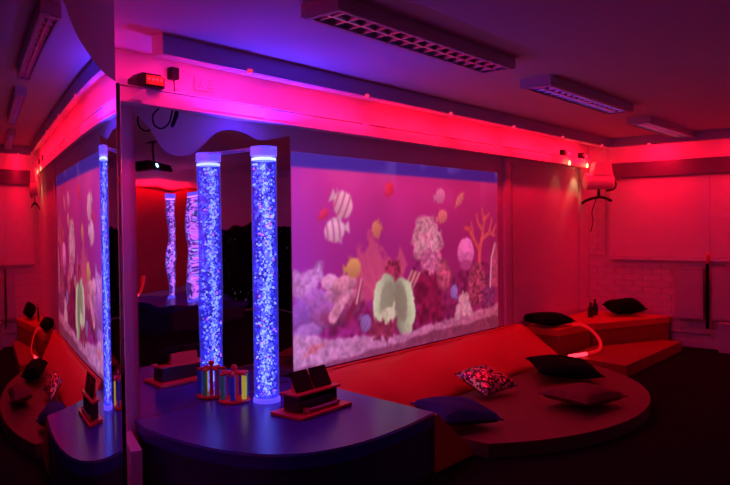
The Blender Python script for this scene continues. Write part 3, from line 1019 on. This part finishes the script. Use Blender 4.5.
def bubble_mesh(name, seed, n, mats, weights, big=1.0):
    r = random.Random(seed)
    bm = bmesh.new()
    for i in range(n):
        a = r.uniform(0, 2 * math.pi)
        q = (TR - 0.014) * math.sqrt(r.uniform(0.0, 1))
        z = r.uniform(0.03, TH - 0.10)
        s = big * (0.0022 + 0.0066 * r.random() ** 2.2)
        plume = r.random() < 0.38
        if plume:      # bubbles rise in a wandering plume
            a = 0.4 + 2.2 * math.sin(z * 5.0) * 0.5
            q = 0.024
        jx, jy = (r.gauss(0, 0.013), r.gauss(0, 0.013)) if plume else (0, 0)
        M_ = Matrix.Translation((q * math.cos(a) + jx, q * math.sin(a) + jy, z)) @ Matrix.Rotation(r.uniform(-0.8, 0.8), 4, 'X') @ Matrix.Rotation(r.uniform(-0.8, 0.8), 4, 'Y') @ Matrix.Diagonal((s * r.uniform(0.7, 1.5), s * 0.9, s * r.uniform(0.7, 1.7), 1))
        g = bmesh.ops.create_icosphere(bm, subdivisions=1, radius=1, matrix=M_)
        mi = r.choices(range(len(mats)), weights)[0]
        if plume and r.random() < 0.5:
            mi = 1
        for f in {f for v_ in g['verts'] for f in v_.link_faces}:
            f.material_index = mi
    me = bpy.data.meshes.new(name)
    bm.to_mesh(me)
    bm.free()
    for m_ in mats:
        me.materials.append(m_)
    me.shade_smooth()
    return me


def bubble_tube(label, loc, water, bmesh_data, bracket_to=None, group=None):
    t = thing('bubble_tube', label, 'bubble tube', loc, 0, group)
    obj('base_ring', lathe([(0.0, 0.001), (TR + 0.006, 0.001), (TR + 0.006, 0.022), (TR, 0.028), (0.0, 0.028)], 36), cap_acrylic, t, smooth=True)
    obj('tube_shell', lathe([(TR, 0.028), (TR, TH)], 40), acrylic, t, smooth=True)
    obj('water', lathe([(0, 0.03), (TR - 0.006, 0.03), (TR - 0.006, TH - 0.085), (0, TH - 0.085)], 36), water, t, smooth=True)
    obj('water_surface', lathe([(0, TH - 0.085), (TR - 0.004, TH - 0.085), (TR - 0.004, TH - 0.07), (TR - 0.02, TH - 0.066), (0, TH - 0.064)], 32), bubble_white if water is water_blue else bubble_violet, t, smooth=True)
    o = link('bubbles', bmesh_data, None, t)
    o['kind'] = 'stuff'
    obj('collar', lathe([(TR + 0.003, TH - 0.055), (TR + 0.003, TH), (TR - 0.02, TH + 0.002), (TR - 0.02, TH - 0.008), (TR - 0.008, TH - 0.055)], 40), cap_acrylic, t, smooth=True)
    if bracket_to:
        d = bracket_to
        bm = bmesh.new()
        box(-0.055, 0.055, min(TR - 0.01, d), max(TR - 0.01, d), TH - 0.012, TH - 0.004, bm)
        obj('bracket', bm, bracket_acrylic, t)
    return t


bub_blue = bubble_mesh('bubbles', 11, 1700, [bubble_blue, bubble_white, bubble_pink], [0.60, 0.33, 0.07], 1.15)
bub_violet = bubble_mesh('bubbles', 12, 700, [bubble_violet, bubble_pink, bubble_white], [0.45, 0.38, 0.17], 1.7)
TX, TY = 0.832, -0.284
bubble_tube('tall blue bubble tube on the podium in front of the wavy mirror', (TX, TY, PZ), water_blue, bub_blue, -TY - 0.014)
# spot added at the tube's top, tilted roomward, for light leaving the column
l = bpy.data.lights.new('tube_top_spot', 'SPOT')
l.energy = 23.0
l.color = (0.07, 0.020, 1.0)
l.spot_size = R(152)
l.spot_blend = 0.22
l.shadow_soft_size = 0.012
o = bpy.data.objects.new('tube_top_spot', l)
col.objects.link(o)
o.location = (TX, TY, PZ + TH - 0.02)
o.rotation_euler = Vector((0, -0.36, 0.93)).to_track_quat('-Z', 'Y').to_euler()

# ------------------------------------------------------------------ book stand
bs = thing('book_stand', 'red wooden stand with two tilted dark panels beside the bubble tube', 'stand', (0.845, -0.665, PZ), R(2))
obj('base_plate', box(-0.225, 0.225, -0.125, 0.125, 0.001, 0.022), red_wood, bs, bevel=0.005)
for x in (-0.16, 0.16):
    obj('side_support', box(x - 0.009, x + 0.009, -0.05, 0.07, 0.022, 0.118), dark_wood, bs, bevel=0.002)
obj('back_panel', box(-0.151, 0.151, 0.045, 0.058, 0.022, 0.118), dark_wood, bs)
obj('shelf', box(-0.19, 0.19, -0.065, 0.085, 0.118, 0.132), red_wood, bs, bevel=0.004)
for x in (-0.082, 0.082):
    p = obj('tilted_panel', box(-0.072, 0.072, -0.006, 0.006, 0.0, 0.125), black, bs, (x, -0.02, 0.133), (R(-28), 0, 0), bevel=0.003)
obj('panel_ridge', prism_axis([(0.03, 0.132), (0.075, 0.132), (0.062, 0.205), (0.050, 0.205)], -0.10, 0.10, 'x'), red_wood, bs, bevel=0.003)
rd = obj('rod', sweep([(-0.15, -0.085, 0.040), (0.15, -0.085, 0.040)], 0.008, 10), rod_white, bs, smooth=True)
for x in (-0.13, 0.13):
    obj('rod_holder', box(x - 0.008, x + 0.008, -0.095, -0.052, 0.022, 0.052), red_wood, bs)
obj('front_block', box(-0.14, 0.14, -0.045, -0.03, 0.022, 0.085), dark_wood, bs)

# ------------------------------------------------------------------ colour spinner
sp_ = thing('colour_spinner', 'red spinner with upright coloured rods between mirror and bubble tube', 'spinner', (0.705, -0.125, PZ), R(12))
sp_.scale = (0.92, 0.92, 1.0)
obj('base_disc', lathe([(0, 0.001), (0.105, 0.001), (0.110, 0.008), (0.104, 0.020), (0.02, 0.024), (0, 0.024)], 32), red_wood, sp_, smooth=True)
obj('post', lathe([(0.014, 0.02), (0.012, 0.18), (0.010, 0.20), (0, 0.20)], 16), red_wood, sp_, smooth=True)
obj('knob', lathe([(0, 0.195), (0.016, 0.200), (0.022, 0.213), (0.016, 0.228), (0, 0.233)], 16), red_wood, sp_, smooth=True)
ROD = [((0.05, 0.10, 0.9), 'blue'), ((0.75, 0.70, 0.08), 'yellow'), ((0.06, 0.55, 0.15), 'green'), ((0.8, 0.06, 0.06), 'red'), ((0.45, 0.10, 0.7), 'purple'), ((0.1, 0.5, 0.5), 'teal')]
for i, (c, nme) in enumerate(ROD):
    a = R(-150 + 60 * i)
    arm = sweep([(0.008 * math.cos(a), 0.008 * math.sin(a), 0.182), (0.10 * math.cos(a), 0.10 * math.sin(a), 0.176)], [0.012, 0.010], 8)
    obj('arm', arm, red_wood, sp_, smooth=True)
    g = glassy(nme + ' acrylic rod', c, 0.75, emit=c, estr=0.30 if nme == 'yellow' else 0.03)  # rods glow faintly of themselves, light through them put into the colour
    rod = obj('colour_rod', lathe([(0, 0.024), (0.017, 0.024), (0.017, 0.168), (0, 0.168)], 16), g, sp_, (0.083 * math.cos(a), 0.083 * math.sin(a), 0), smooth=True)
    rod['label'] = nme + ' see-through rod'

# ------------------------------------------------------------------ right wall: blinds, valance, radiators
va_ = thing('blind_cassette', 'long dark grey cassette box above the window blinds', 'cassette')
obj('box', box(XC - 0.095, XC - 0.006, -3.4, -0.285, 2.01, 2.185), cassette_mat, va_, bevel=0.004)
obj('lip', box(XC - 0.099, XC - 0.089, -3.4, -0.285, 2.006, 2.014), cassette_mat, va_)
for k, (y0, y1) in enumerate(((-0.31, -1.345), (-1.44, -2.45), (-2.53, -3.38))):
    lab = ['pulled-down white blind over the window nearest the corner lamp', 'pulled-down white blind between two other blinds', 'pulled-down white blind farthest from the screen wall'][k]
    t = thing('window_blind', lab, 'blind', (0, 0, 0), 0, 'pulled-down window blinds')
    obj('cloth', box(XC - 0.055, XC - 0.050, y1, y0, 1.06, 2.005), blind_mat, t)
    obj('bottom_bar', box(XC - 0.060, XC - 0.045, y1, y0, 1.04, 1.062), gloss_white, t, bevel=0.003)
    for yy in (y0 + 0.012, y1 - 0.012):
        obj('side_rail', box(XC - 0.062, XC - 0.042, yy - 0.011, yy + 0.011, 1.036, 2.01), gloss_white, t)


struct(obj('trim_5', box(XC - 0.06, XC - 0.004, -1.425, -1.36, 1.036, 2.004), gloss_white, bevel=0.004))
struct(obj('trim_6', box(XC - 0.06, XC - 0.004, -2.52, -2.46, 1.036, 2.004), gloss_white, bevel=0.004))


def radiator(label, y0, y1, z0, z1):
    t = thing('radiator', label, 'radiator', (0, 0, 0), 0, 'radiators below the window sill')
    x0, x1 = XC - 0.125, XC - 0.05
    obj('panel', box(x0 + 0.012, x1, y1, y0, z0, z1), radiator_mat, t, bevel=0.008)
    obj('face', box(x0 + 0.004, x0 + 0.012, y1 + 0.02, y0 - 0.02, z0 + 0.02, z1 - 0.02), radiator_mat, t, bevel=0.003)
    obj('top_grille', box(x0 + 0.008, x1 + 0.002, y1, y0, z1, z1 + 0.012), radiator_mat, t)
    for yy in (y0 - 0.08, y1 + 0.08):
        obj('wall_bracket', box(x1, XC - 0.026, yy - 0.015, yy + 0.015, z0 + 0.1, z1 - 0.1), radiator_mat, t)
    return t


radiator('white panel radiator beside the corner bench', -1.07, -1.385, 0.335, 0.915)
radiator('white panel radiator beyond the dark strip', -1.475, -1.845, 0.345, 0.93)
t = thing('dark_strip', 'narrow dark upright strip in the gap between the two radiators', 'strip')  # plain dark strip filling the gap between the radiators
obj('strip', sweep(smooth_path([(XC - 0.09, -1.425, 0.98), (XC - 0.10, -1.428, 0.75), (XC - 0.095, -1.430, 0.5), (XC - 0.10, -1.432, 0.24)], 20), 0.018, 8), black_fabric, t)
obj('hook', sweep(smooth_path([(XC - 0.09, -1.425, 0.97), (XC - 0.10, -1.43, 1.03), (XC - 0.11, -1.44, 1.075), (XC - 0.09, -1.435, 1.10)], 14), 0.016, 8), red_wood, t, smooth=True)
t = thing('heating_pipe', 'thin white heating pipe running from the radiator along the brick wall', 'pipe')
obj('pipe', sweep(smooth_path([(XC - 0.06, -1.05, 0.36), (XC - 0.04, -1.03, 0.34), (XC - 0.035, -1.02, 0.28), (XC - 0.03, -1.02, 0.20), (XC - 0.03, -1.10, 0.18), (XC - 0.03, -1.44, 0.18)], 40), 0.011, 8), gloss_white, t, smooth=True)
for y in (-1.2, -1.38):
    obj('pipe_clip', box(XC - 0.045, XC - 0.006, y - 0.01, y + 0.01, 0.165, 0.195), gloss_white, t)
t = thing('pipe_casing', 'white boxed pipe casing on the floor below the second radiator', 'casing')
obj('casing', box(XC - 0.22, XC - 0.006, -2.3, -1.57, 0.0, 0.315), radiator_mat, t, bevel=0.006)
obj('casing_lid', box(XC - 0.23, XC - 0.006, -2.31, -1.56, 0.315, 0.33), radiator_mat, t, bevel=0.003)
struct(obj('baseboard_right', box(XC - 0.022, XC - 0.006, -3.4, -1.03, 0.0, 0.09), gloss_white, bevel=0.004))

# ------------------------------------------------------------------ corner lamp and spotlights
ep = thing('effects_lamp', 'pale round effects lamp on a black bracket in the room corner', 'lamp', (6.19, -0.29, 1.955), R(-50))
obj('drum', sweep([(-0.17, 0, 0), (-0.155, 0, 0), (0.15, 0, 0), (0.175, 0, 0)], [0.075, 0.098, 0.098, 0.07], 24), pink_shell, ep, smooth=True)
obj('hood', prism_axis([(-0.09, 0.07), (0.15, 0.07), (0.125, 0.225), (-0.055, 0.225)], -0.085, 0.085, 'y'), pink_shell, ep, bevel=0.012)
obj('stem', box(-0.012, 0.020, -0.012, 0.012, -0.20, -0.09), black, ep, bevel=0.003)
obj('foot_bar', sweep(smooth_path([(-0.20, 0, -0.265), (-0.14, 0, -0.225), (-0.03, 0, -0.195), (0.06, 0, -0.195), (0.16, 0, -0.235)], 24), 0.017, 10), black, ep, smooth=True)
obj('yoke', sweep(smooth_path([(0.18, 0.0, 0.02), (0.21, 0.0, -0.03), (0.19, 0.0, -0.09), (0.10, 0.0, -0.115)], 16), 0.011, 8), black, ep, smooth=True)
obj('wall_arm', sweep([(0.0, 0.05, 0.05), (-0.06, 0.28, 0.05)], 0.014, 8), black, ep)
obj('cable', sweep(smooth_path([(-0.02, 0.02, -0.21), (-0.06, 0.05, -0.36), (-0.04, 0.08, -0.48), (-0.06, 0.1, -0.6)], 20), 0.006, 6), black, ep, smooth=True)


def spotlight(label, loc, power):
    t = thing('spotlight', label, 'spotlight', loc, 0, 'corner spotlights')
    obj('housing', box(-0.032, 0.032, -0.03, 0.03, 0.0, 0.075), black, t, bevel=0.005)
    obj('neck', sweep([(0, -0.02, 0.05), (0.004, -0.07, 0.03), (0.008, -0.075, -0.055)], 0.010, 8), chrome, t, smooth=True)
    obj('bulb', lathe([(0, -0.11), (0.010, -0.105), (0.014, -0.09), (0.012, -0.072), (0.008, -0.055), (0, -0.055)], 16), warm_bulb, t, (0.008, -0.075, 0), smooth=True)
    l = bpy.data.lights.new('spotlight_beam', 'SPOT')
    l.energy = power
    l.color = (1, 0.50, 0.22)
    l.spot_size = R(75)
    l.spot_blend = 0.8
    l.shadow_soft_size = 0.02
    o = bpy.data.objects.new('spotlight_beam', l)
    col.objects.link(o)
    o.location = (loc[0] + 0.008, loc[1] - 0.075, loc[2] - 0.12)
    o.rotation_euler = Vector((-0.1, 0.45, -1)).to_track_quat('-Z', 'Y').to_euler()
    return t


spotlight('small black spotlight with warm bulb on the trunking beside the corner lamp', (6.13, -0.10, 2.230), 3.0)
spotlight('small black spotlight with warm bulb above the plain wall panel', (5.62, -0.10, 2.230), 0.35)
# ------------------------------------------------------------------ what the mirrors show: projector, second podium, star cloth
pj = thing('ceiling_projector', 'dark video projector hanging from the ceiling, seen in the wavy mirror', 'projector', (2.58, -3.62, 2.18))
obj('body', box(-0.20, 0.20, -0.15, 0.15, -0.055, 0.055), black, pj, bevel=0.015)
obj('lens_ring', lathe([(0.0, 0.0), (0.045, 0.0), (0.045, 0.02), (0.034, 0.022), (0.034, 0.004), (0, 0.004)], 24), black, pj, (-0.05, 0.15, 0.0), (R(-90), 0, 0), smooth=True)
obj('lens', lathe([(0, 0.016), (0.018, 0.013), (0.030, 0.005), (0, 0.004)], 20), lens_lit, pj, (-0.05, 0.15, 0.0), (R(-90), 0, 0), smooth=True)
obj('pole', sweep([(0, 0, 0.05), (0, 0, H - 2.18)], 0.02, 12), black, pj)
obj('ceiling_plate', box(-0.07, 0.07, -0.07, 0.07, H - 2.18 - 0.012, H - 2.18 - 0.001), black, pj)

p2 = thing('padded_podium', 'dark padded podium carrying the two violet bubble tubes', 'podium')
obj('body', prism([(3.5, -6.12), (3.5, -5.3), (3.75, -4.95), (5.2, -4.95), (5.2, -6.12)], 0.0, 0.30), navy_vinyl, p2)
obj('top_pad', prism([(3.48, -6.12), (3.48, -5.29), (3.74, -4.93), (5.22, -4.93), (5.22, -6.12)], 0.30, PZ), blue_vinyl, p2, bevel=0.014)
bubble_tube('violet bubble tube next to the red board, farther from the star cloth', (4.16, -5.60, PZ), water_violet, bub_violet, None, 'violet bubble tubes')
bubble_tube('violet bubble tube on the second podium, closer to the star cloth', (4.56, -5.36, PZ), water_violet, bub_violet, None, 'violet bubble tubes')
rb = thing('felt_board', 'large red board with wavy edges behind the violet bubble tubes', 'board')
edge = [(3.72, 0.42), (3.70, 0.9), (3.80, 1.2), (3.74, 1.5), (3.70, 1.8), (3.80, 2.02), (4.1, 2.06), (4.5, 2.02), (4.9, 2.06), (5.3, 2.02), (5.36, 1.6), (5.28, 1.2), (5.36, 0.8), (5.32, 0.42)]
ee = [(p.x, p.z) for p in smooth_path([(a, 0, b_) for a, b_ in edge], 70)]
rbb = obj('board', prism_axis(ee, YO + 0.012, YO + 0.05, 'y'), red_board, rb)
obj('edge_cord', sweep([(a, YO + 0.055, b_) for a, b_ in ee], 0.012, 6), red_board, rb)
lg = thing('light_guide', 'glowing red light rope on the second podium, seen in the wavy mirror', 'light rope')
path = smooth_path([(3.95, -5.75, 0.78), (3.93, -5.70, 0.62), (3.85, -5.66, 0.50), (3.72, -5.62, 0.44), (3.58, -5.58, 0.40)], 30)
obj('rope', sweep(path, 0.030, 10), red_rope, lg, smooth=True)
obj('tip', sweep(path[-12:], 0.036, 10), red_rope_tip, lg, smooth=True)

sk = thing('star_cloth', 'black cloth sprinkled with tiny star lights along the far wall', 'star cloth')
obj('cloth', box(5.42, 6.50, YO + 0.004, YO + 0.03, 0.05, 1.42), star_black, sk)
obj('cloth', box(XC - 0.035, XC - 0.008, YO + 0.04, -3.6, 0.05, 1.42), star_black, sk)
rs = random.Random(9)
bm = bmesh.new()
for i in range(40):
    bmesh.ops.create_icosphere(bm, subdivisions=1, radius=0.0045, matrix=Matrix.Translation((rs.uniform(5.5, 6.45), YO + 0.034, rs.uniform(0.1, 1.38))))
for i in range(60):
    bmesh.ops.create_icosphere(bm, subdivisions=1, radius=0.0045, matrix=Matrix.Translation((XC - 0.039, rs.uniform(YO + 0.1, -3.65), rs.uniform(0.1, 1.38))))
o = obj('stars', bm, star_mat, sk)
o['kind'] = 'stuff'
